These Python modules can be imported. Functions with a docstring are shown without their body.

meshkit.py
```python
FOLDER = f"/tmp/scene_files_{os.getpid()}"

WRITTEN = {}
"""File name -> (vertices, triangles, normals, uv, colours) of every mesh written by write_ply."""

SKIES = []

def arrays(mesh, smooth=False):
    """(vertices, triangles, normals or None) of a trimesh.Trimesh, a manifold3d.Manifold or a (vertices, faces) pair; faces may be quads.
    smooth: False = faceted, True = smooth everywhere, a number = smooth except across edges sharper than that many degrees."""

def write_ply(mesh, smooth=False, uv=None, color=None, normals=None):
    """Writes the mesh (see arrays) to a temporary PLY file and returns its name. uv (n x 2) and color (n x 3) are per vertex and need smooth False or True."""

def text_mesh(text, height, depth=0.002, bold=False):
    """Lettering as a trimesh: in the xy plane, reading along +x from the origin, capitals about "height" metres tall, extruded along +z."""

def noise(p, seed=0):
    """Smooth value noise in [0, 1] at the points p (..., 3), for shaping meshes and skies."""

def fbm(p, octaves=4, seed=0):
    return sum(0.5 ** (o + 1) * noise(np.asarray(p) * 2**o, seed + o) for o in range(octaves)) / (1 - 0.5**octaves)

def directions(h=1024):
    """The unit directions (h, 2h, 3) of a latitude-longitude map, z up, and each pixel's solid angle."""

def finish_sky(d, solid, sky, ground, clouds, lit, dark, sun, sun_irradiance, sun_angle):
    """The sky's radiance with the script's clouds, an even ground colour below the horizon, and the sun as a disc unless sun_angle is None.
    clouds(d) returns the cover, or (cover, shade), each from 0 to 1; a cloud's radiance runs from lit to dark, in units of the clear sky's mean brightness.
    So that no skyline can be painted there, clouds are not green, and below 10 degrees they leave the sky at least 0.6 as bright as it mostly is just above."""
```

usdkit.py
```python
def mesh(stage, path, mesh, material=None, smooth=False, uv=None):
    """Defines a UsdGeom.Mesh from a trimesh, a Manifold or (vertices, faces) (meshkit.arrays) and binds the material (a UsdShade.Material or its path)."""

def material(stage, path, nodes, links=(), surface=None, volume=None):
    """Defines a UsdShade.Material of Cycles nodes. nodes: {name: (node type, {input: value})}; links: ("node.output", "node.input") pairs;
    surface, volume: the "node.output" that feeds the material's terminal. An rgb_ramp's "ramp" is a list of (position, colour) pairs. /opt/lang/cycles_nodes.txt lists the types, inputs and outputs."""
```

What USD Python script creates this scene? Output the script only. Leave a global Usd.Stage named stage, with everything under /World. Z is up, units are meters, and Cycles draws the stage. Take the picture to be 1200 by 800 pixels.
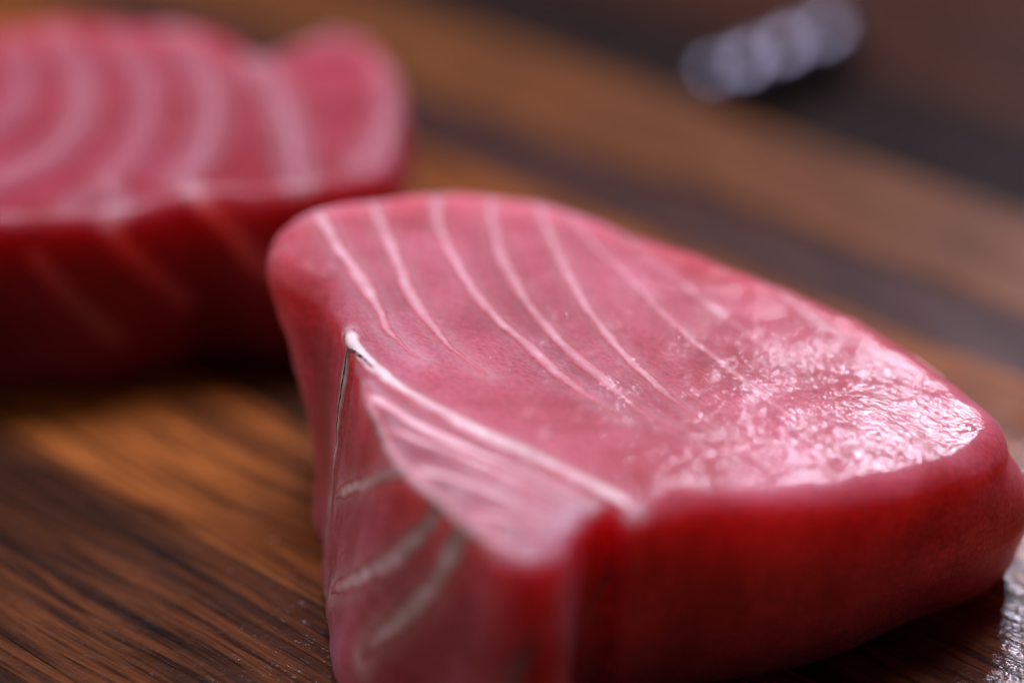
import math, numpy as np, usdkit, meshkit
from pxr import Usd, UsdGeom, UsdLux, UsdShade, Gf, Sdf, Vt
from scipy.interpolate import splprep, splev
from scipy.ndimage import gaussian_filter1d
from scipy.spatial import cKDTree

stage = Usd.Stage.CreateInMemory()
UsdGeom.SetStageUpAxis(stage, UsdGeom.Tokens.z)
UsdGeom.SetStageMetersPerUnit(stage, 1.0)
UsdGeom.Xform.Define(stage, '/World')
rng = np.random.default_rng(7)

# ------------------------------------------------------------------ camera (all builder coordinates below are centimetres)
PITCH, DIST = math.radians(28), 30.0
FWD = np.array([0, math.cos(PITCH), -math.sin(PITCH)])
UPV = np.array([0, math.sin(PITCH), math.cos(PITCH)])
EYE = np.array([0, 0, 3.1]) - DIST * FWD
FOCAL, APER = 85.0, 34.0
cam = UsdGeom.Camera.Define(stage, '/World/camera')
M = Gf.Matrix4d(1)
for r, v in enumerate((np.array([1.0, 0, 0]), UPV, -FWD)):
    M.SetRow(r, Gf.Vec4d(*v, 0))
M.SetRow(3, Gf.Vec4d(*(EYE * 0.01), 1))
cam.AddTransformOp().Set(M)
cam.CreateFocalLengthAttr(FOCAL)
cam.CreateHorizontalApertureAttr(APER)
cam.CreateVerticalApertureAttr(APER * 682 / 1024)
cam.CreateClippingRangeAttr(Gf.Vec2f(0.02, 50))
cam.CreateFStopAttr(4.4)
cam.CreateFocusDistanceAttr(DIST * 0.01 - 0.003)
cam.CreateExposureAttr(0.0)
K = (APER / FOCAL) / 1200.0      # tangent per photograph pixel


def at(px, py, z=0.0, b=0.0):
    """point (cm) where the view through a photograph pixel meets the plane z + b*x"""
    d = FWD + (px - 600) * K * np.array([1, 0, 0]) + (400 - py) * K * UPV
    t = (z + b * EYE[0] - EYE[2]) / (d[2] - b * d[0])
    return EYE + t * d


def project(p):
    q = np.asarray(p) - EYE
    w = q @ FWD
    return np.stack([600 + q[..., 0] / w / K, 400 - (q @ UPV) / w / K], -1)


# ------------------------------------------------------------------ light: a window behind on the right, a dimmer one above, weak room light
def rect(name, az, el, dist, w, h, inten, col, aim=(0.02, 0, 0.02)):
    L = UsdLux.RectLight.Define(stage, '/World/' + name)
    d = np.array([math.sin(az) * math.cos(el), math.cos(az) * math.cos(el), math.sin(el)])
    z = d / np.linalg.norm(d)
    x = np.cross([0, 0, 1.0], z); x /= np.linalg.norm(x)
    y = np.cross(z, x)
    m = Gf.Matrix4d(1)
    for r, v in enumerate((x, y, z)):
        m.SetRow(r, Gf.Vec4d(*v, 0))
    m.SetRow(3, Gf.Vec4d(*(np.array(aim) + d * dist), 1))
    L.AddTransformOp().Set(m)
    L.CreateWidthAttr(w); L.CreateHeightAttr(h)
    L.CreateIntensityAttr(inten); L.CreateColorAttr(Gf.Vec3f(*col))
    return L


R = math.radians
rect('window_light', R(20), R(28.5), 1.5, 0.22, 0.12, 58.0, (0.96, 0.92, 1.12))
rect('upper_window_light', R(4), R(71), 1.5, 0.9, 0.5, 21.0, (1.0, 0.93, 1.17))
rect('left_wall_light', R(-96), R(22), 1.2, 1.0, 0.8, 1.2, (1.0, 0.93, 0.86))
dome = UsdLux.DomeLight.Define(stage, '/World/room_light')
dome.CreateIntensityAttr(1.0)
wm = usdkit.material(stage, '/World/Looks/room_air', {'b': ('background_shader', {'color': (0.85, 0.8, 1.0), 'strength': 0.020})}, [])
wm.CreateSurfaceOutput('cycles').ConnectToSource(UsdShade.Shader.Get(stage, '/World/Looks/room_air/b').CreateOutput('background', Sdf.ValueTypeNames.Token))
UsdShade.MaterialBindingAPI.Apply(dome.GetPrim()).Bind(wm)

# ------------------------------------------------------------------ naming helpers
used = {}


def numbered(parent, name):
    k = (parent, name)
    used[k] = used.get(k, -1) + 1
    return name if used[k] == 0 else f'{name}_{used[k]:03d}'


def tag(prim, label=None, cat=None, group=None, kind=None):
    for k, v in (('label', label), ('category', cat), ('group', group), ('kind', kind)):
        if v:
            prim.SetCustomDataByKey(k, v)


def thing(name, label, cat, group=None):
    path = '/World/' + numbered('/World', name)
    p = UsdGeom.Xform.Define(stage, path).GetPrim()
    tag(p, label, cat, group)
    return path


def obj(name, mesh, mat, parent='/World', smooth=True, attrs=None):
    """mesh in cm -> one Mesh prim in metres"""
    v, f = np.asarray(mesh[0], float) * 0.01, np.asarray(mesh[1])
    path = parent + '/' + numbered(parent, name)
    m = usdkit.mesh(stage, path, (v, f), mat, smooth=smooth)
    if len(mesh) > 2:
        m.GetNormalsAttr().Set(Vt.Vec3fArray.FromNumpy(np.asarray(mesh[2], np.float32)))
    for k, a in (attrs or {}).items():
        pv = UsdGeom.PrimvarsAPI(m).CreatePrimvar(k, Sdf.ValueTypeNames.FloatArray, 'vertex')
        pv.Set(Vt.FloatArray.FromNumpy(np.asarray(a, np.float32)))
    return m.GetPrim()


def sstep(x, a, b):
    t = np.clip((x - a) / (b - a), 0, 1)
    return t * t * (3 - 2 * t)


# ------------------------------------------------------------------ materials
def flesh(name, sss=1.0, deep=(0.38, 0.056, 0.068), pale=(0.57, 0.124, 0.168), fat=(0.84, 0.56, 0.56), gloss=1.0, grain=1.0):
    n = {
        'g': ('geometry', {}),
        'att': ('attribute', {'attribute': 'fat'}),
        'wet': ('attribute', {'attribute': 'wet'}),
        'cloud': ('noise_texture', {'scale': 60.0, 'detail': 4.0, 'roughness': 0.6}),
        'cr': ('map_range', {'from_min': 0.34, 'from_max': 0.66, 'clamp': True}),
        'flesh': ('mix_color', {'a': deep, 'b': pale}),
        'mp': ('mapping', {'scale': (1.0, 1.0, 1.0), 'rotation': (0, 0, 0.75)}),
        'mp2': ('mapping', {'scale': (0.60, 1.0, 0.8)}),
        'fib': ('noise_texture', {'scale': 2200.0, 'detail': 2.0, 'roughness': 0.5}),
        'fr': ('map_range', {'from_min': 0.3, 'from_max': 0.75, 'to_min': 0.78, 'to_max': 1.24, 'clamp': True}),
        'fv': ('mix_color', {'blend_type': 'multiply', 'fac': 1.0, 'use_clamp': False}),
        'fatc': ('mix_color', {'b': fat}),
        'ragn': ('noise_texture', {'scale': 900.0, 'detail': 3.0}),
        'rag': ('math', {'math_type': 'multiply_add', 'value2': 0.55, 'value3': -0.27}),
        'fsum': ('math', {'math_type': 'multiply_add', 'value2': 1.0, 'use_clamp': True}),
        'ragm': ('math', {'math_type': 'multiply'}),
        'grainn': ('noise_texture', {'scale': 2700.0, 'detail': 1.0, 'roughness': 0.45}),
        'med': ('noise_texture', {'scale': 1300.0, 'detail': 1.0, 'roughness': 0.55}),
        'h1': ('math', {'math_type': 'multiply_add', 'value2': 0.7}),
        'h2': ('math', {'math_type': 'multiply', 'value2': 0.3}),
        'bump': ('bump', {'strength': 1.0, 'distance': 0.00010 * grain}),
        'bumps': ('bump', {'strength': 1.0, 'distance': 0.00005}),
        'cw': ('math', {'math_type': 'multiply_add', 'value2': 0.6 * gloss, 'value3': 0.05 * gloss, 'use_clamp': True}),
        'p': ('principled_bsdf', {'roughness': 0.5, 'subsurface_weight': sss, 'subsurface_scale': 0.0022 if sss > 0.9 else 0.0007, 'subsurface_radius': (1.0, 0.35, 0.32), 'subsurface_method': 'random_walk',
                                  'subsurface_anisotropy': 0.3, 'coat_roughness': 0.06, 'coat_ior': 1.42, 'specular_ior_level': 0.18}),
    }
    l = [('g.position', 'cloud.vector'), ('cloud.fac', 'cr.value'), ('cr.result', 'flesh.fac'), ('g.position', 'mp.vector'), ('mp.vector', 'mp2.vector'),
         ('mp2.vector', 'fib.vector'), ('fib.fac', 'fr.value'), ('flesh.result', 'fv.a'), ('fr.result', 'fv.b'),
         ('g.position', 'ragn.vector'), ('ragn.fac', 'rag.value1'), ('rag.value', 'ragm.value1'), ('att.fac', 'ragm.value2'), ('att.fac', 'fsum.value1'), ('ragm.value', 'fsum.value3'),
         ('fv.result', 'fatc.a'), ('fsum.value', 'fatc.fac'),
         ('mp2.vector', 'grainn.vector'), ('mp2.vector', 'med.vector'), ('grainn.fac', 'h1.value1'), ('med.fac', 'h2.value1'), ('h2.value', 'h1.value3'),
         ('h1.value', 'bump.height'), ('h1.value', 'bumps.height'), ('bumps.normal', 'p.normal'), ('bump.normal', 'p.coat_normal'),
         ('wet.fac', 'cw.value1'), ('cw.value', 'p.coat_weight'), ('fatc.result', 'p.base_color')]
    return usdkit.material(stage, '/World/Looks/' + name, n, l, surface='p.BSDF')


def wood(name, dark, mid, light, rough=0.46, coat=0.10, bump=0.5, seed=0.0, spec=0.09):
    n = {
        'g': ('geometry', {}),
        'rot': ('mapping', {'rotation': (0, 0, -GRAIN), 'location': (seed, seed * 0.7, 0)}),
        'long': ('mapping', {'scale': (0.055, 1.0, 1.0)}),
        'warpn': ('noise_texture', {'scale': 22.0, 'detail': 2.0}),
        'warp': ('vector_math', {'math_type': 'multiply_add', 'vector2': (0.0, 0.004, 0.0)}),
        'ring': ('noise_texture', {'scale': 190.0, 'detail': 5.0, 'roughness': 0.62, 'distortion': 0.2}),
        'ramp': ('rgb_ramp', {'ramp': [(0.30, dark), (0.46, mid), (0.58, light), (0.72, mid)]}),
        'pore': ('noise_texture', {'scale': 900.0, 'detail': 2.0, 'roughness': 0.6}),
        'pr': ('map_range', {'from_min': 0.36, 'from_max': 0.52, 'to_min': 0.30, 'to_max': 1.0, 'clamp': True}),
        'fine': ('noise_texture', {'scale': 2600.0, 'detail': 2.0}),
        'finer': ('map_range', {'from_min': 0.3, 'from_max': 0.7, 'to_min': 0.72, 'to_max': 1.25, 'clamp': True}),
        'm1': ('mix_color', {'blend_type': 'multiply', 'fac': 1.0}),
        'm2': ('mix_color', {'blend_type': 'multiply', 'fac': 1.0, 'use_clamp': False}),
        'wd': ('vector_math', {'math_type': 'distance', 'vector2': (0.071, -0.009, 0.0)}),
        'wdn': ('math', {'math_type': 'multiply_add', 'value2': 0.03, 'value3': -0.015}),
        'wds': ('math', {'math_type': 'add'}),
        'wdr': ('map_range', {'from_min': 0.027, 'from_max': 0.040, 'to_min': 1.0, 'to_max': coat, 'clamp': True}),
        'wd2': ('vector_math', {'math_type': 'distance', 'vector2': (0.018, -0.004, 0.0)}),
        'wds2': ('math', {'math_type': 'add'}),
        'wdr2': ('map_range', {'from_min': 0.046, 'from_max': 0.060, 'to_min': 0.75, 'to_max': 0.0, 'clamp': True}),
        'wmax': ('math', {'math_type': 'maximum'}),
        'wetn': ('noise_texture', {'scale': 420.0, 'detail': 4.0, 'roughness': 0.65}),
        'h': ('math', {'math_type': 'multiply_add', 'value2': 0.7}),
        'b': ('bump', {'strength': bump, 'distance': 0.0006}),
        'b2': ('bump', {'strength': bump * 0.8, 'distance': 0.0007}),
        'p': ('principled_bsdf', {'roughness': rough, 'coat_roughness': 0.10, 'specular_ior_level': spec}),
    }
    l = [('g.position', 'rot.vector'), ('rot.vector', 'warpn.vector'), ('warpn.color', 'warp.vector1'), ('rot.vector', 'warp.vector3'), ('warp.vector', 'long.vector'),
         ('long.vector', 'ring.vector'), ('ring.fac', 'ramp.fac'), ('g.position', 'wd.vector1'), ('wetn.fac', 'wdn.value1'), ('wd.value', 'wds.value1'), ('wdn.value', 'wds.value2'), ('wds.value', 'wdr.value'), ('g.position', 'wd2.vector1'), ('wd2.value', 'wds2.value1'), ('wdn.value', 'wds2.value2'), ('wds2.value', 'wdr2.value'), ('wdr.result', 'wmax.value1'), ('wdr2.result', 'wmax.value2'), ('wmax.value', 'p.coat_weight'), ('long.vector', 'pore.vector'), ('pore.fac', 'pr.value'), ('long.vector', 'fine.vector'), ('fine.fac', 'finer.value'),
         ('ramp.color', 'm1.a'), ('pr.result', 'm1.b'), ('m1.result', 'm2.a'), ('finer.result', 'm2.b'), ('m2.result', 'p.base_color'),
         ('pr.result', 'h.value1'), ('wetn.fac', 'h.value3'), ('rot.vector', 'wetn.vector'), ('h.value', 'b.height'), ('b.normal', 'p.normal'),
         ('h.value', 'b2.height'), ('b2.normal', 'p.coat_normal')]
    return usdkit.material(stage, '/World/Looks/' + name, n, l, surface='p.BSDF')


# ------------------------------------------------------------------ table and board
GRAIN = math.radians(-43.2)
GD = np.array([math.cos(GRAIN), math.sin(GRAIN), 0]); GN = np.array([-math.sin(GRAIN), math.cos(GRAIN), 0])


def bar(u0, u1, w0, w1, z0, z1, ch=0.06, seg=1):
    """chamfered box along the grain: u along, w across"""
    prof = [(w0, z0), (w1, z0), (w1, z1 - ch), (w1 - ch, z1), (w0 + ch, z1), (w0, z1 - ch)]
    us = [u0, u0 + ch, u1 - ch, u1]
    V, F = [], []
    for k, u in enumerate(us):
        for (w, z) in prof:
            if k in (0, 3):
                w = min(max(w, w0 + ch), w1 - ch); z = min(z, z1 - ch)
            V.append(u * GD + w * GN + np.array([0, 0, z]))
    n = len(prof)
    for k in range(3):
        for i in range(n):
            a, b = k * n + i, k * n + (i + 1) % n
            F += [(a, b + n, b), (a, a + n, b + n)]
    for i in range(1, n - 1):
        F.append((0, i, i + 1)); F.append((3 * n, 3 * n + i + 1, 3 * n + i))
    return np.array(V), np.array(F)[:, ::-1]


TZ = -2.2
wt_a = wood('table_slate_brown', (0.010, 0.007, 0.006), (0.019, 0.012, 0.010), (0.028, 0.017, 0.013), 0.42, 0.0, 0.2, 0.31, 0.02)
wt_b = wood('table_red_brown', (0.022, 0.009, 0.005), (0.046, 0.017, 0.009), (0.068, 0.025, 0.013), 0.42, 0.0, 0.2, 0.77, 0.02)
wb = [wood('board_orange', (0.05, 0.014, 0.004), (0.20, 0.058, 0.010), (0.33, 0.105, 0.020), seed=0.13),
      wood('board_umber', (0.014, 0.006, 0.003), (0.044, 0.014, 0.004), (0.110, 0.033, 0.008), seed=0.47),
      wood('board_plum', (0.022, 0.009, 0.007), (0.046, 0.018, 0.013), (0.075, 0.029, 0.018), seed=0.91),
      wood('board_tan', (0.06, 0.019, 0.005), (0.13, 0.042, 0.010), (0.19, 0.066, 0.016), seed=1.7)]
tb = thing('table', 'dark brown wooden table top beyond the board edge', 'table')
for w0, w1, m in ((-60, -22, wt_b), (-22, 8, wt_a), (8, 20.5, wt_a), (20.5, 33, wt_b), (33, 47, wt_b), (47, 80, wt_b)):
    obj('plank', bar(-90, 90, w0 + 0.03, w1 - 0.03, TZ - 3, TZ, 0.1), m, tb, smooth=False)
bd = thing('cutting_board', 'oiled brown wooden cutting board with streaked grain under the tuna', 'cutting board')
BW = [(-13.0, -8.2, 1), (-8.2, -5.2, 1), (-5.2, -2.2, 1), (-2.2, 0.6, 0), (0.6, 3.4, 1), (3.4, 6.0, 0), (6.0, 8.3, 0), (8.3, 9.9, 2), (9.9, 13.0, 3)]
for w0, w1, m in BW:
    obj('plank', bar(-24, 24, w0 + 0.002, w1 - 0.002, -2.0, 0.0, 0.012 if w1 < 12 else 0.15), wb[m], bd, smooth=False)


# ------------------------------------------------------------------ steaks
def periodic(P, n, s=0.0):
    P = np.asarray(P, float)
    P = np.vstack([P, P[:1]])
    d = np.r_[0, np.cumsum(np.sqrt(np.linalg.norm(np.diff(P[:, :2], axis=0), axis=1)))]
    tck, _ = splprep(P.T, u=d / d[-1], s=s, per=True, k=3)
    return np.array(splev(np.linspace(0, 1, n, endpoint=False), tck)).T


class Steak:
    """a slab lofted from a bottom outline to a top outline, with a rounded rim of varying radius; ring grid closed at two centres"""

    def __init__(self, rows, centre, height, relief, N=1100, cap=210, side=90, bulge=0.12, smooth=0.0, jag=0.035):
        # rows: (top x, top y, bottom x, bottom y, rim radius, bulge)
        C = periodic(rows, N, smooth)
        T, B, r, bl = C[:, :2], C[:, 2:4], np.clip(C[:, 4], 0.05, None), C[:, 5]
        tan = np.roll(T, -1, 0) - np.roll(T, 1, 0)
        for _ in range(4):
            tan = (np.roll(tan, 1, 0) + tan * 2 + np.roll(tan, -1, 0)) / 4
        sl = np.r_[0, np.cumsum(np.linalg.norm(np.diff(T, axis=0), axis=1))]
        fade = np.minimum(1, np.minimum(sl, sl[-1] - sl))
        jit = ((rfbm(np.c_[sl * 1.6, sl * 0 + 2.2, sl * 0], 4, 31) - 0.5) * 2 * jag * fade * (1 + 1.9 * (r < 0.2)))
        r = r * (0.65 + 0.7 * rfbm(np.c_[sl * 1.1, sl * 0 + 9.2, sl * 0], 3, 37))
        out = np.stack([tan[:, 1], -tan[:, 0]], 1)
        out /= np.linalg.norm(out, axis=1, keepdims=True)
        if ((T - T.mean(0)) * out).sum() < 0:
            out = -out
        T = T + out * jit[:, None]
        Tin = T - out * r[:, None]
        soft = gaussian_filter1d(Tin, N * 0.035, axis=0, mode='wrap')
        rings = []
        for t in np.linspace(0.02, 1, cap):
            k = sstep(t, 0.35, 1.0)
            p = centre + (Tin * k + soft * (1 - k) - centre) * t
            rings.append(np.c_[p, height(p)])
        for a in np.linspace(0, np.pi / 2, 15)[1:]:
            p = Tin + out * (r * np.sin(a))[:, None]
            rings.append(np.c_[p, height(Tin) - r * (1 - np.cos(a))])
        ztop = rings[-1][:, 2]
        rb = 0.28
        for v in np.linspace(0, 1, side + 1)[1:]:
            z = ztop * (1 - v) + rb * v
            p = T * (1 - v) + B * v + out * (bl * np.sin(np.pi * v))[:, None]
            rings.append(np.c_[p, z])
        for a in np.linspace(0, np.pi / 2, 9)[1:]:
            p = B - out * (rb * (1 - np.cos(a)))
            rings.append(np.c_[p, np.full(N, rb * (1 - np.sin(a)))])
        for t in np.linspace(1, 0.2, 6)[1:]:
            p = centre + (B - out * rb - centre) * t
            rings.append(np.c_[p, np.zeros(N)])
        nr = len(rings)
        V = np.vstack([[*centre, float(height(centre[None])[0])]] + rings + [[*centre, 0.0]])
        F, i = [], np.arange(N)
        j = (i + 1) % N
        F.append(np.c_[np.zeros(N, int), 1 + i, 1 + j])
        for k in range(nr - 1):
            a, b = 1 + k * N, 1 + (k + 1) * N
            F += [np.c_[a + i, b + i, b + j], np.c_[a + i, b + j, a + j]]
        a = 1 + (nr - 1) * N
        F.append(np.c_[a + i, np.full(N, len(V) - 1), a + j])
        F = np.vstack(F)
        # outward orientation
        vol = np.einsum('ij,ij->i', V[F[:, 0]], np.cross(V[F[:, 1]], V[F[:, 2]])).sum()
        if vol < 0:
            F = F[:, ::-1]
        self.V, self.F = V, F
        self.normals()
        d = relief(self.V, self.N)
        d = d * sstep(self.V[:, 2], 0.0, 0.15)
        self.V = self.V + self.N * d[:, None]
        self.normals()
        self.tree = cKDTree(self.V)

    def normals(self):
        n = np.zeros_like(self.V)
        fn = np.cross(self.V[self.F[:, 1]] - self.V[self.F[:, 0]], self.V[self.F[:, 2]] - self.V[self.F[:, 0]])
        for k in range(3):
            np.add.at(n, self.F[:, k], fn)
        self.N = n / np.maximum(np.linalg.norm(n, axis=1, keepdims=True), 1e-12)

    def snap(self, q, k=8):
        """nearest surface point and normal of q"""
        d, i = self.tree.query(q, k)
        w = 1 / (d + 0.01) ** 2
        w /= w.sum(1, keepdims=True)
        p, n = (self.V[i] * w[..., None]).sum(1), (self.N[i] * w[..., None]).sum(1)
        n /= np.linalg.norm(n, axis=1, keepdims=True)
        return q - n * ((q - p) * n).sum(1, keepdims=True), n

    def seen(self, px):
        """surface points met by the views through photograph pixels"""
        if not hasattr(self, 'ptree'):
            f = np.where(((self.V - EYE) * self.N).sum(1) < 0)[0]
            f = f[self.V[f, 2] > 0.02]
            self.fv, self.ptree = f, cKDTree(project(self.V[f]))
            self.fd = (self.V[f] - EYE) @ FWD
        out = []
        for q in np.asarray(px, float):
            near = self.ptree.query_ball_point(q, 6.0)
            if not near:
                near = [self.ptree.query(q)[1]]
            near = np.array(near)
            near = near[self.fd[near] < self.fd[near].min() + 0.5]
            pr = project(self.V[self.fv[near]])
            w = 1 / (np.linalg.norm(pr - q, axis=1) + 0.6) ** 2
            out.append((self.V[self.fv[near]] * w[:, None]).sum(0) / w.sum())
        return np.array(out)

    def path(self, px, step=0.03, wob=0.02, seed=0):
        """a smooth polyline on the surface along the given pixels"""
        P = self.seen(px)
        d = np.r_[0, np.cumsum(np.linalg.norm(np.diff(P, axis=0), axis=1))]
        k = min(3, len(P) - 1)
        tck, _ = splprep(P.T, u=d, s=0.0004 * len(P), k=k)
        u = np.linspace(0, d[-1], max(8, int(d[-1] / step)))
        Q = np.array(splev(u, tck)).T
        off = (meshkit.noise(np.c_[u * 2.5, np.full_like(u, seed * 3.7), u * 0], seed) - 0.5) * 2 * wob
        off += (meshkit.noise(np.c_[u * 9, np.full_like(u, seed * 1.7), u * 0], seed + 5) - 0.5) * wob
        Q, n = self.snap(Q)
        t = np.gradient(Q, axis=0); t /= np.linalg.norm(t, axis=1, keepdims=True)
        Q, n = self.snap(Q + np.cross(n, t) * off[:, None])
        return Q


def ribbon(st, Q, width, lift=0.012, cross=9, depth=0.05, strength=1.0, taper=0.8, seed=0, flat=0.6, head=0.0, tail=2.2, lead=0.25):
    """a low closed welt lying in the surface along Q: (mesh, fat)"""
    n = len(Q)
    s = np.r_[0, np.cumsum(np.linalg.norm(np.diff(Q, axis=0), axis=1))]
    end = np.minimum(sstep(s, -0.05, min(taper, lead)), sstep(s[-1] - s, 0, min(taper * tail, s[-1] * 0.6)))
    w = width * (0.30 + 0.70 * end) * (0.75 + 0.5 * meshkit.noise(np.c_[s * 3, s * 0 + seed, s * 0], seed))
    w = w * (1 + head * np.exp(-(s / 0.35) ** 2))
    t = np.gradient(Q, axis=0)
    for _ in range(4):
        t[1:-1] = (t[:-2] + 2 * t[1:-1] + t[2:]) / 4
    t /= np.linalg.norm(t, axis=1, keepdims=True)
    _, nn = st.snap(Q)
    b = np.cross(nn, t)
    V, A, NV = [], [], []
    xs = np.array([-1, -0.86, -0.66, -0.45, -0.22, 0, 0.22, 0.45, 0.66, 0.86, 1.0]); cross = len(xs)
    for x in xs:
        p, pn = st.snap(Q + b * (x * w / 2)[:, None])
        e = 1.0 - abs(x) ** 3
        V.append(p + pn * (0.002 + (lift * (0.15 + 0.85 * end) * e if abs(x) < 1 else -0.03 + 0 * s))[:, None])
        NV.append(pn)
        A.append(strength * (0.15 + 0.85 * end) * (1 - sstep(abs(x), flat * 0.2, 0.9)) * (0.7 + 0.6 * meshkit.noise(np.c_[s * 5, s * 0 + x, s * 0], seed + 3)))
    pb, pn = st.snap(Q)
    V.append(pb - pn * depth); A.append(np.zeros(n)); NV.append(-pn)
    m = cross + 1
    NV = np.stack(NV, 1).reshape(-1, 3)
    V = np.stack(V, 1).reshape(-1, 3); A = np.clip(np.stack(A, 1).reshape(-1), 0, 1)
    F = []
    i = np.arange(n - 1)[:, None] * m
    for c in range(m):
        c2 = (c + 1) % m
        F += [np.c_[i + c, i + c2, i + m + c2], np.c_[i + c, i + m + c2, i + m + c]]
    F = np.vstack(F)
    caps = []
    for base, flip in ((0, 1), ((n - 1) * m, 0)):
        for c in range(1, m - 1):
            tri = (base, base + c, base + c + 1)
            caps.append(tri[::-1] if flip else tri)
    F = np.vstack([F, caps])
    vol = np.einsum('ij,ij->i', V[F[:, 0]], np.cross(V[F[:, 1]], V[F[:, 2]])).sum()
    if vol < 0:
        F = F[:, ::-1]
    return (V, F, NV), A


def rfbm(P, octaves=4, seed=0):
    """smooth noise whose octaves are turned against each other, so that no lattice shows"""
    P = np.asarray(P, float)
    c, s_ = math.cos(0.7), math.sin(0.7)
    A = np.array([[c, -s_, 0], [s_, c, 0], [0, 0, 1]]) @ np.array([[1, 0, 0], [0, c, -s_], [0, s_, c]])
    out, amp, tot = 0.0, 0.5, 0.0
    for o in range(octaves):
        for h in range(2):
            P = P @ A.T + 3.17
            out = out + amp * 0.5 * meshkit.noise(P, seed + 2 * o + h)
        tot += amp; amp *= 0.5; P = P * 2.0
    return 0.5 + (out / tot - 0.5) * 1.35


def near_line(V, lines):
    """fat mask on the flesh: lines = [(Q, half width, strength)]"""
    a = np.zeros(len(V))
    for Q, hw, st in lines:
        lo, hi = Q.min(0) - 3 * hw, Q.max(0) + 3 * hw
        i = np.where(((V > lo) & (V < hi)).all(1))[0]
        if len(i):
            d = cKDTree(Q).query(V[i])[0]
            a[i] = np.maximum(a[i], st * np.exp(-(d / hw) ** 2))
    return a


# ---- near steak
TB = -0.13
H0 = 3.1


def top_pt(px, py):
    return at(px, py, H0, TB)[:2]


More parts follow.
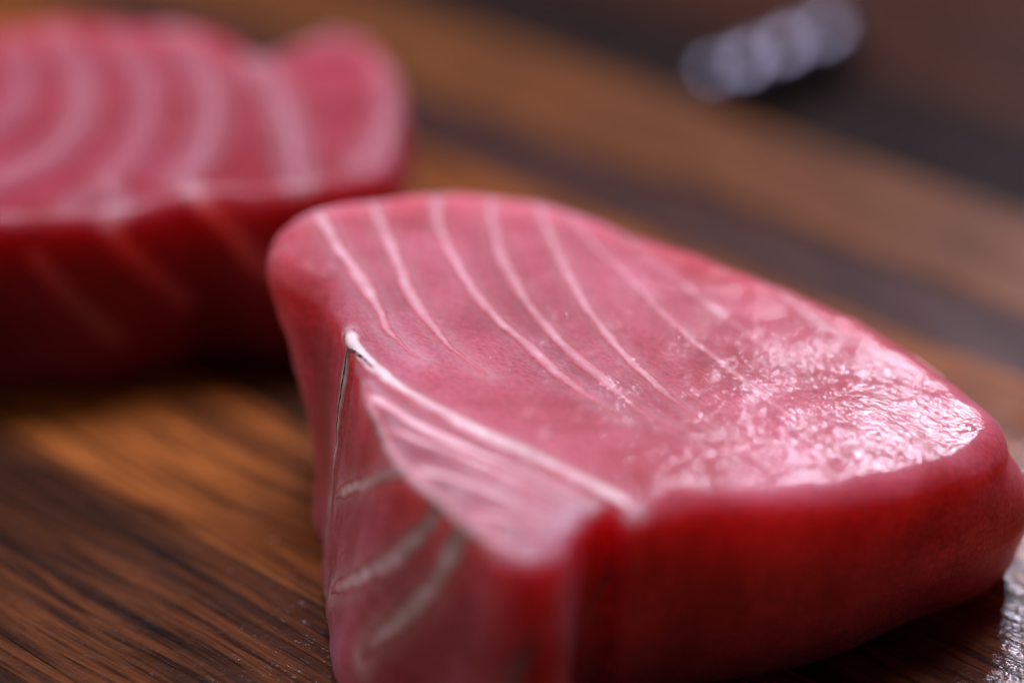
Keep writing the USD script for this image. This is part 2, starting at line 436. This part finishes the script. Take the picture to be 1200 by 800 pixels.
# photograph pixel of the top rim, bottom point (cm) or offset, rim radius, bulge
NEAR = [
    ((311, 283), (0.8, -0.35), 0.45, 0.0), ((330, 248), (0.6, -0.3), 0.4, 0.05), ((378, 227), (0.3, -0.2), 0.4, 0.1), ((440, 222), (0.1, 0.1), 0.35, 0.15),
    ((520, 219), (0.1, 0.1), 0.3, 0.15), ((590, 224), (0.1, 0.1), 0.3, 0.15), ((640, 232), (0.1, 0.1), 0.3, 0.15), ((700, 250), (0.1, 0.1), 0.35, 0.15),
    ((760, 270), (0.1, 0.1), 0.4, 0.15), ((820, 289), (0.15, 0.15), 0.42, 0.15), ((880, 311), (0.2, 0.15), 0.5, 0.2), ((945, 333), (0.2, 0.2), 0.6, 0.25),
    ((1010, 358), (0.2, 0.2), 0.7, 0.25), ((1070, 392), (0.2, 0.15), 0.7, 0.25), ((1132, 434), (0.25, 0.1), 0.6, 0.25), ((1180, 482), (0.32, 0.3), 0.5, 0.25),
    ((1178, 516), (0.30, 0.52), 0.42, 0.22), ((1137, 542), (0.25, 0.62), 0.36, 0.2), ((1080, 560), (0.2, 0.7), 0.32, 0.2), ((1000, 575), (0.2, 0.55), 0.3, 0.18),
    ((930, 581), (0.1, 0.4), 0.3, 0.15), ((860, 583), (0.0, 0.35), 0.3, 0.12), ((795, 588), (-0.05, 0.3), 0.28, 0.08), ((757, 602), (-0.1, 0.35), 0.14, 0.0), ((738, 604), (-0.15, 0.4), 0.10, 0.0),
    ((712, 588), (-0.05, 0.2), 0.06, 0.0), ((680, 606), (-0.05, 0.1), 0.10, 0.0), ((655, 647), (0.0, -0.05), 0.16, 0.05), ((618, 657), (0.0, -0.1), 0.17, 0.05),
    ((578, 645), (-0.1, -0.15), 0.17, 0.05), ((545, 612), (-0.3, -0.15), 0.15, 0.0), ((508, 582), (-0.45, -0.1), 0.13, 0.0), ((472, 550), (-0.6, -0.05), 0.12, 0.0),
    ((447, 505), (-0.62, -0.1), 0.12, 0.0), ((427, 455), (-0.5, -0.2), 0.12, 0.0), ((406, 398), (-0.38, -0.25), 0.11, 0.0), ((392, 362), (-0.25, -0.15), 0.18, -0.03),
    ((368, 330), (-0.1, -0.3), 0.4, -0.05), ((330, 311), (0.45, -0.4), 0.45, 0.0),
]
rows = []
for (px, py), off, r, bl in NEAR:
    p = top_pt(px, py)
    rows.append((*p, p[0] + off[0], p[1] + off[1], r, bl))
SEP_PX = [(407, 388), (418, 410), (440, 432), (480, 462), (530, 488), (590, 515), (650, 547), (700, 573), (748, 601)]
SEP = np.array([top_pt(*q) for q in SEP_PX])
_d = np.linalg.norm(np.diff(SEP, axis=0), axis=1)
SEPF = np.array([np.interp(np.linspace(0, _d.sum(), 300), np.r_[0, np.cumsum(_d)], SEP[:, k]) for k in (0, 1)]).T
SEPT = cKDTree(SEPF)
SEPTAN = np.gradient(SEPF, axis=0); SEPTAN /= np.linalg.norm(SEPTAN, axis=1, keepdims=True)


def sep_side(p):
    d, i = SEPT.query(p)
    v = p - SEPF[i]
    cr = SEPTAN[i, 0] * v[:, 1] - SEPTAN[i, 1] * v[:, 0]
    return d, np.where(cr < 0, 1.0, -1.0), i / 299.0


def near_height(p):
    x, y = p[:, 0], p[:, 1]
    z = H0 + TB * x
    z = z + 0.03 * (rfbm(np.c_[x * 0.6, y * 0.6, x * 0], 3, 11) - 0.5) * 2
    return z


def near_relief(V, N):
    up = sstep(N[:, 2], 0.2, 0.8)
    d, side, u = sep_side(V[:, :2])
    sd = d * side
    flap = up * sstep(sd, 0.0, 0.16)
    out = -0.06 * flap * (0.3 + 0.7 * u) * np.exp(-(d / 0.6) ** 2)
    out += up * 0.03 * np.exp(-(d / 0.09) ** 2) * (1 - 0.4 * u)
    P = V * 1.0
    out += (rfbm(P * 1.4, 3, 3) - 0.5) * (0.10 - 0.035 * up)
    out += (rfbm(P * 5.0, 2, 8) - 0.5) * 0.006 * (0.35 + 0.65 * up)
    out += (1 - up) * (rfbm(np.c_[V[:, 0] * 0.9, V[:, 1] * 0.9, V[:, 2] * 7 + V[:, 0]], 3, 55) - 0.5) * 0.03
    # fibres running front to back on the right end, finer over the rest
    a = 0.75
    u1, v1 = V[:, 0] * math.cos(a) - V[:, 1] * math.sin(a), V[:, 0] * math.sin(a) + V[:, 1] * math.cos(a)
    out += up * (rfbm(np.c_[u1 * 5, v1 * 13, V[:, 2] * 5], 3, 21) - 0.5) * 0.012
    return out


near = Steak(rows, top_pt(700, 430), near_height, near_relief, N=1500, cap=260, side=100)

FL_TOP = [
    ([(362, 222), (380, 265), (402, 297), (425, 325), (440, 358), (452, 384), (470, 402), (490, 420)], 0.15, 0.95),
    ([(434, 216), (449, 268), (465, 305), (480, 343), (498, 372), (525, 400), (570, 440)], 0.14, 0.75),
    ([(510, 216), (515, 262), (529, 298), (550, 333), (585, 375), (625, 412), (680, 455), (735, 495)], 0.12, 0.7),
    ([(577, 219), (580, 268), (592, 308), (615, 350), (650, 395), (690, 430), (740, 470), (800, 510)], 0.12, 0.6),
    ([(634, 228), (645, 275), (657, 310), (680, 345), (706, 382), (735, 420), (780, 460), (840, 505)], 0.11, 0.7),
    ([(660, 238), (692, 278), (722, 312), (760, 350), (800, 388), (850, 428), (900, 468), (950, 505), (1000, 535)], 0.10, 0.4),
    ([(730, 260), (790, 326), (845, 366), (900, 408), (960, 452)], 0.09, 0.3),
    ([(905, 338), (945, 368), (990, 398), (1030, 424), (1062, 442)], 0.10, 0.5),
]
FL_FLAP = [
    ([(430, 460), (470, 487), (530, 515), (590, 542), (650, 570), (690, 590)], 0.12, 1.00),
    ([(455, 500), (500, 518), (560, 543), (620, 570), (668, 596)], 0.09, 0.84),
    ([(478, 548), (520, 556), (570, 575), (620, 598), (655, 612)], 0.11, 1.00),
    ([(520, 535), (570, 556), (620, 580), (660, 604)], 0.06, 0.70),
    ([(545, 600), (590, 606), (635, 622)], 0.10, 0.70),
]
FL_FACE = [
    ([(388, 692), (410, 682), (440, 666), (478, 642), (503, 612), (516, 584), (530, 578)], 0.15, 0.86),
    ([(424, 772), (455, 738), (490, 702), (522, 662), (542, 630), (556, 610), (585, 622)], 0.17, 0.98),
    ([(392, 585), (410, 572), (440, 562), (470, 552), (500, 557)], 0.12, 0.80),
    ([(575, 850), (592, 810), (612, 775), (630, 745)], 0.15, 0.34),
    ([(428, 452), (447, 505), (472, 550), (508, 579), (546, 607), (580, 636), (615, 648)], 0.13, 0.6),
    ([(672, 745), (690, 715), (708, 680), (720, 650)], 0.08, 0.40),
    ([(700, 735), (722, 690), (745, 655)], 0.06, 0.29),
]
flesh_m = flesh('tuna_flesh')
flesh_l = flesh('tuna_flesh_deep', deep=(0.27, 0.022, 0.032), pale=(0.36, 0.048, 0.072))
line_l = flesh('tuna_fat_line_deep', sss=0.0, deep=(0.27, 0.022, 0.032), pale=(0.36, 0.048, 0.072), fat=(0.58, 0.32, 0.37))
line_m = flesh('tuna_fat_line', sss=0.0)
sept_m = flesh('tuna_septum', sss=0.0, fat=(0.86, 0.72, 0.66))
skin_m = usdkit.material(stage, '/World/Looks/tuna_skin', {
    'g': ('geometry', {}), 'n': ('noise_texture', {'scale': 1400.0, 'detail': 3.0}),
    'r': ('rgb_ramp', {'ramp': [(0.40, (0.012, 0.010, 0.012)), (0.47, (0.10, 0.045, 0.05)), (0.58, (0.42, 0.20, 0.20))]}),
    'b': ('bump', {'strength': 0.6, 'distance': 0.0003}),
    'p': ('principled_bsdf', {'roughness': 0.3, 'coat_weight': 0.5})},
    [('g.position', 'n.vector'), ('n.fac', 'r.fac'), ('r.color', 'p.base_color'), ('n.fac', 'b.height'), ('b.normal', 'p.normal')], surface='p.BSDF')

ns = thing('tuna_steak', 'thick pink tuna steak in front, in focus, with white peak and black skin seam', 'tuna steak')
marks, ribs = [], []
for k, (px, w, s) in enumerate(FL_TOP + FL_FLAP + FL_FACE):
    Q = near.path(px, seed=k + 1)
    marks.append((Q, w * 1.25, (0.30 if k < len(FL_TOP) else 0.5) * s))
    ribs.append(ribbon(near, Q, w * (1.65 if k < len(FL_TOP) else 1.9), lift=0.002, strength=s * (0.7 if k < len(FL_TOP) else 1.0), flat=0.3, tail=0.5 if k >= len(FL_TOP) + len(FL_FLAP) else 2.2, lead=0.25 if k < len(FL_TOP) + len(FL_FLAP) else 0.75, seed=k + 1))
SQ = near.path(SEP_PX, wob=0.015, seed=40)
marks.append((SQ, 0.13, 0.4))
sept = ribbon(near, SQ, 0.24, lift=0.008, strength=np.interp(np.linspace(0, 1, len(SQ)), [0, 0.2, 0.4, 0.85, 1], [1, 1, 0.62, 0.5, 0.8]), taper=0.3, seed=41, flat=0.9, head=1.6, tail=1.0)
SEAM_PX = [(410, 408), (404, 440), (398, 490), (392, 545), (386, 600), (382, 650), (381, 690)]
MQ = near.path(SEAM_PX, wob=0.012, seed=50)
marks.append((MQ, 0.10, 0.45))
V = near.V
fat = near_line(V, marks)
wet = sstep(near.N[:, 2], 0.15, 0.75)
_d, _s, _u = sep_side(V[:, :2])
wet = wet * (0.22 + 0.78 * sstep(V[:, 0] - 0.45 * V[:, 1] + 1.6 * (rfbm(V * 0.9, 3, 91) - 0.5), 1.3, 6.2)) * (1 - 0.85 * sstep(_d * _s, 0.0, 0.3))
wet = np.maximum(wet, 0.22)
p = obj('flesh', (V, near.F), flesh_m, ns, attrs={'fat': fat, 'wet': wet})
for (m, a) in ribs:
    c = m[0].mean(0)
    obj('fat_line', m, line_m, ns, attrs={'fat': a, 'wet': np.full(len(a), 0.45)})
obj('septum', sept[0], sept_m, ns, attrs={'fat': sept[1], 'wet': np.full(len(sept[1]), 0.5)})
m, a = ribbon(near, MQ, 0.24, lift=0.008, strength=0.7, seed=51, flat=1.2)
obj('skin_edge', m, sept_m, ns, attrs={'fat': a, 'wet': np.full(len(a), 0.5)})
m, a = ribbon(near, MQ + (near.N[near.tree.query(MQ)[1]] * 0.012), 0.045, lift=0.014, seed=52)
tag(obj('skin_seam', m, skin_m, ns), 'thin black seam of skin down the left corner')
BQ = near.path([(409, 410), (418, 413), (428, 421), (436, 430), (443, 436)], step=0.015, wob=0.012, seed=60)
m, a = ribbon(near, BQ + (near.N[near.tree.query(BQ)[1]] * 0.02), 0.05, lift=0.02, taper=0.1, seed=61)
tag(obj('skin_seam', m, skin_m, ns), 'short black line of skin under the white peak')

# ---- far steak on the left
LZ = 2.8


def lp(px, py):
    return at(px, py, LZ)[:2]


LEFT = [
    ((-210, 60), (0, 0), 0.35, 0.1), ((-100, 38), (0, 0), 0.35, 0.1), ((0, 26), (0, 0), 0.35, 0.1), ((70, 20), (0, 0), 0.35, 0.1), ((150, 26), (0, 0), 0.35, 0.1), ((220, 28), (0, 0), 0.35, 0.1),
    ((275, 42), (0, 0), 0.35, 0.1), ((318, 64), (0, 0), 0.3, 0.05), ((345, 50), (0, 0), 0.35, 0.05), ((380, 30), (0, 0), 0.4, 0.1), ((420, 34), (0, 0), 0.4, 0.1),
    ((458, 58), (-0.1, 0), 0.4, 0.1), ((476, 105), (-0.15, 0), 0.4, 0.1), ((474, 150), (-0.15, 0.1), 0.35, 0.1), ((462, 188), (-0.2, 0.25), 0.3, 0.08), ((430, 206), (-0.2, 0.35), 0.28, 0.08),
    ((370, 220), (-0.1, 0.35), 0.28, 0.08), ((300, 226), (0, 0.35), 0.28, 0.08), ((230, 224), (0, 0.35), 0.28, 0.08), ((160, 243), (0, 0.35), 0.28, 0.08), ((90, 254), (0, 0.3), 0.28, 0.08),
    ((0, 257), (0, 0.3), 0.28, 0.08), ((-100, 260), (0, 0.3), 0.28, 0.08), ((-210, 240), (0, 0.2), 0.3, 0.08), ((-260, 150), (0.1, 0), 0.3, 0.1)]
lrows = []
for (px, py), off, r, bl in LEFT:
    p = lp(px, py)
    lrows.append((*p, p[0] + off[0], p[1] + off[1], r, bl))


def left_height(p):
    x, y = p[:, 0], p[:, 1]
    return LZ + 0.10 * (rfbm(np.c_[x * 0.5, y * 0.5, x * 0], 3, 71) - 0.5) * 2


def left_relief(V, N):
    return (rfbm(V * 1.3, 4, 73) - 0.5) * 0.12 + (rfbm(V * 6, 3, 78) - 0.5) * 0.02


left = Steak(lrows, lp(150, 120), left_height, left_relief, N=1100, cap=150, side=60)
ls = thing('tuna_steak', 'blurred raw tuna steak at upper left behind the front steak, with curved white fat lines', 'tuna steak')
LL = [
    ([(-60, 228), (0, 210), (50, 186), (85, 150), (98, 112), (88, 70), (62, 38)], 0.22, 0.8),
    ([(85, 240), (125, 208), (155, 178), (172, 135), (165, 85), (130, 40)], 0.20, 0.65),
    ([(212, 212), (235, 178), (250, 140), (246, 98), (222, 58), (198, 34)], 0.24, 0.85),
    ([(352, 214), (346, 176), (334, 135), (318, 100), (298, 70)], 0.26, 0.95),
    ([(418, 196), (442, 160), (456, 118), (452, 80)], 0.22, 0.7),
    ([(375, 50), (395, 44), (415, 52)], 0.30, 0.6),
    ([(128, 205), (132, 228), (135, 250)], 0.18, 0.9),
    ([(-40, 165), (0, 145), (22, 115), (25, 80), (12, 45)], 0.20, 0.6),
    ([(215, 205), (232, 230), (258, 260), (292, 298), (325, 330)], 0.12, 0.4),
    ([(128, 262), (150, 292), (180, 322), (215, 356)], 0.12, 0.35),
    ([(40, 300), (70, 335), (105, 370), (140, 400)], 0.11, 0.25),
]
marks, ribs = [], []
for k, (px, w, s) in enumerate(LL):
    Q = left.path(px, step=0.05, seed=k + 80)
    marks.append((Q, w * 0.9, 0.35 * s))
    if k > 7:
        marks[-1] = (Q, w * 1.1, s)
        continue
    ribs.append(ribbon(left, Q, w * 1.2, lift=0.003, strength=s * 0.52, seed=k + 80))
fat = near_line(left.V, marks)
wet = 0.08 + 0.22 * sstep(left.N[:, 2], 0.15, 0.75)
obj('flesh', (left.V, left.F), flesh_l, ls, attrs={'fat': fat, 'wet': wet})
for (m, a) in ribs:
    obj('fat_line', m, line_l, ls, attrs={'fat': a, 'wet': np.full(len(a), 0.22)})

# ------------------------------------------------------------------ ridged metal shaft on the table beyond the board
steel = usdkit.material(stage, '/World/Looks/brushed_steel', {
    'g': ('geometry', {}), 'n': ('noise_texture', {'scale': 300.0, 'detail': 3.0}), 'r': ('map_range', {'to_min': 0.26, 'to_max': 0.42}),
    'p': ('principled_bsdf', {'metallic': 1.0, 'base_color': (0.17, 0.165, 0.20)})},
    [('g.position', 'n.vector'), ('n.fac', 'r.value'), ('r.result', 'p.roughness')], surface='p.BSDF')


def shaft(P0, P1, rad, ridges, ridge, n=160, m=40, taper=1.0):
    ax = P1 - P0; L = np.linalg.norm(ax); ax = ax / L
    a = np.cross(ax, [0, 0, 1.0]); a /= np.linalg.norm(a); b = np.cross(ax, a)
    V, F = [], []
    for i in range(n + 1):
        u = i / n
        e = min(1, math.sqrt(max(0, 1 - (1 - min(1, u * L / (rad * 1.1))) ** 2))) if u * L < rad * 1.1 else 1.0
        e2 = 1.0 if u < 0.985 else 0.9 + 0.1 * math.sqrt(max(0, 1 - ((u - 0.985) / 0.015) ** 2))
        if i == n: e2 = 0.02
        for j in range(m):
            th = 2 * math.pi * j / m
            rr = rad * e * e2 * (1 + ridge * (math.sin(2 * math.pi * ridges * u + th) if ridges else 0)) * (1 + (taper - 1) * u)
            V.append(P0 + ax * (u * L) + (a * math.cos(th) + b * math.sin(th)) * rr)
    for i in range(n):
        for j in range(m):
            p, q = i * m + j, i * m + (j + 1) % m
            F += [(p, q, q + m), (p, q + m, p + m)]
    V, F = np.array(V), np.array(F)
    if np.einsum('ij,ij->i', V[F[:, 0]], np.cross(V[F[:, 1]], V[F[:, 2]])).sum() < 0:
        F = F[:, ::-1]
    return V, F


RZ = TZ + 0.62
u0, u1 = at(806, 116, RZ), at(990, 44, RZ)
ut = thing('metal_utensil', 'out of focus silver utensil shaft with twisted ridges behind the board', 'utensil')
obj('shaft', shaft(u0, u1, 0.54, 4, 0.13), steel, ut)

# ------------------------------------------------------------------ small things: lint, loose fibre, droplets
lint_m = usdkit.material(stage, '/World/Looks/lint', {'p': ('principled_bsdf', {'base_color': (0.75, 0.62, 0.42), 'roughness': 0.5})}, [], surface='p.BSDF')


def strand(P, rad, m=6):
    P = np.asarray(P, float)
    d = np.r_[0, np.cumsum(np.linalg.norm(np.diff(P, axis=0), axis=1))]
    tck, _ = splprep(P.T, u=d, s=0, k=min(3, len(P) - 1))
    Q = np.array(splev(np.linspace(0, d[-1], 40), tck)).T
    t = np.gradient(Q, axis=0); t /= np.linalg.norm(t, axis=1, keepdims=True)
    a = np.cross(t, [0, 0, 1.0]); a /= np.linalg.norm(a, axis=1, keepdims=True); b = np.cross(t, a)
    ang = np.arange(m) * 2 * np.pi / m
    r = rad * np.clip(np.minimum(np.arange(40), 39 - np.arange(40)) / 3.0, 0.15, 1)
    V = (Q[:, None] + r[:, None, None] * (np.cos(ang)[None, :, None] * a[:, None] + np.sin(ang)[None, :, None] * b[:, None])).reshape(-1, 3)
    F = []
    for i in range(39):
        for j in range(m):
            p, q = i * m + j, i * m + (j + 1) % m
            F += [(p, q, q + m), (p, q + m, p + m)]
    for j in range(1, m - 1):
        F += [(0, j + 1, j), (39 * m, 39 * m + j, 39 * m + j + 1)]
    return V, np.array(F)


def on_steak(px, h):
    P = near.seen(px)
    return P + near.N[near.tree.query(P)[1]] * np.asarray(h)[:, None]


import trimesh
sc = []
for q, r in (((424, 792), 0.09), ((431, 800), 0.12), ((418, 803), 0.10), ((440, 812), 0.13)):
    b = trimesh.creation.icosphere(3, r)
    v = np.array(b.vertices) * [1.2, 1.0, 0.7]
    v = v * (0.75 + 0.5 * rfbm(v * 9, 2, int(q[0])))[:, None] + at(*q, 0.05)
    sc.append((v, np.array(b.faces)))
off = np.cumsum([0] + [len(v) for v, f in sc])
obj('membrane_shred', (np.vstack([v for v, f in sc]), np.vstack([f + o_ for (v, f), o_ in zip(sc, off)])), sept_m, ns, attrs={'fat': np.ones(off[-1]), 'wet': np.ones(off[-1])})
o = obj('loose_fibre', strand(on_steak([(1073, 418), (1082, 430), (1095, 438), (1108, 442)], [0.02, 0.05, 0.04, 0.015]), 0.006), lint_m)
tag(o, 'fine pale fibre curling on the right end of the front steak', 'fibre')
o = obj('loose_fibre', strand([at(x, y, z) for x, y, z in ((313, 636, 0.012), (319, 632, 0.05), (325, 631, 0.03), (322, 628, 0.06))], 0.005), lint_m)
tag(o, 'tiny pale fibre on the board left of the front steak', 'fibre')
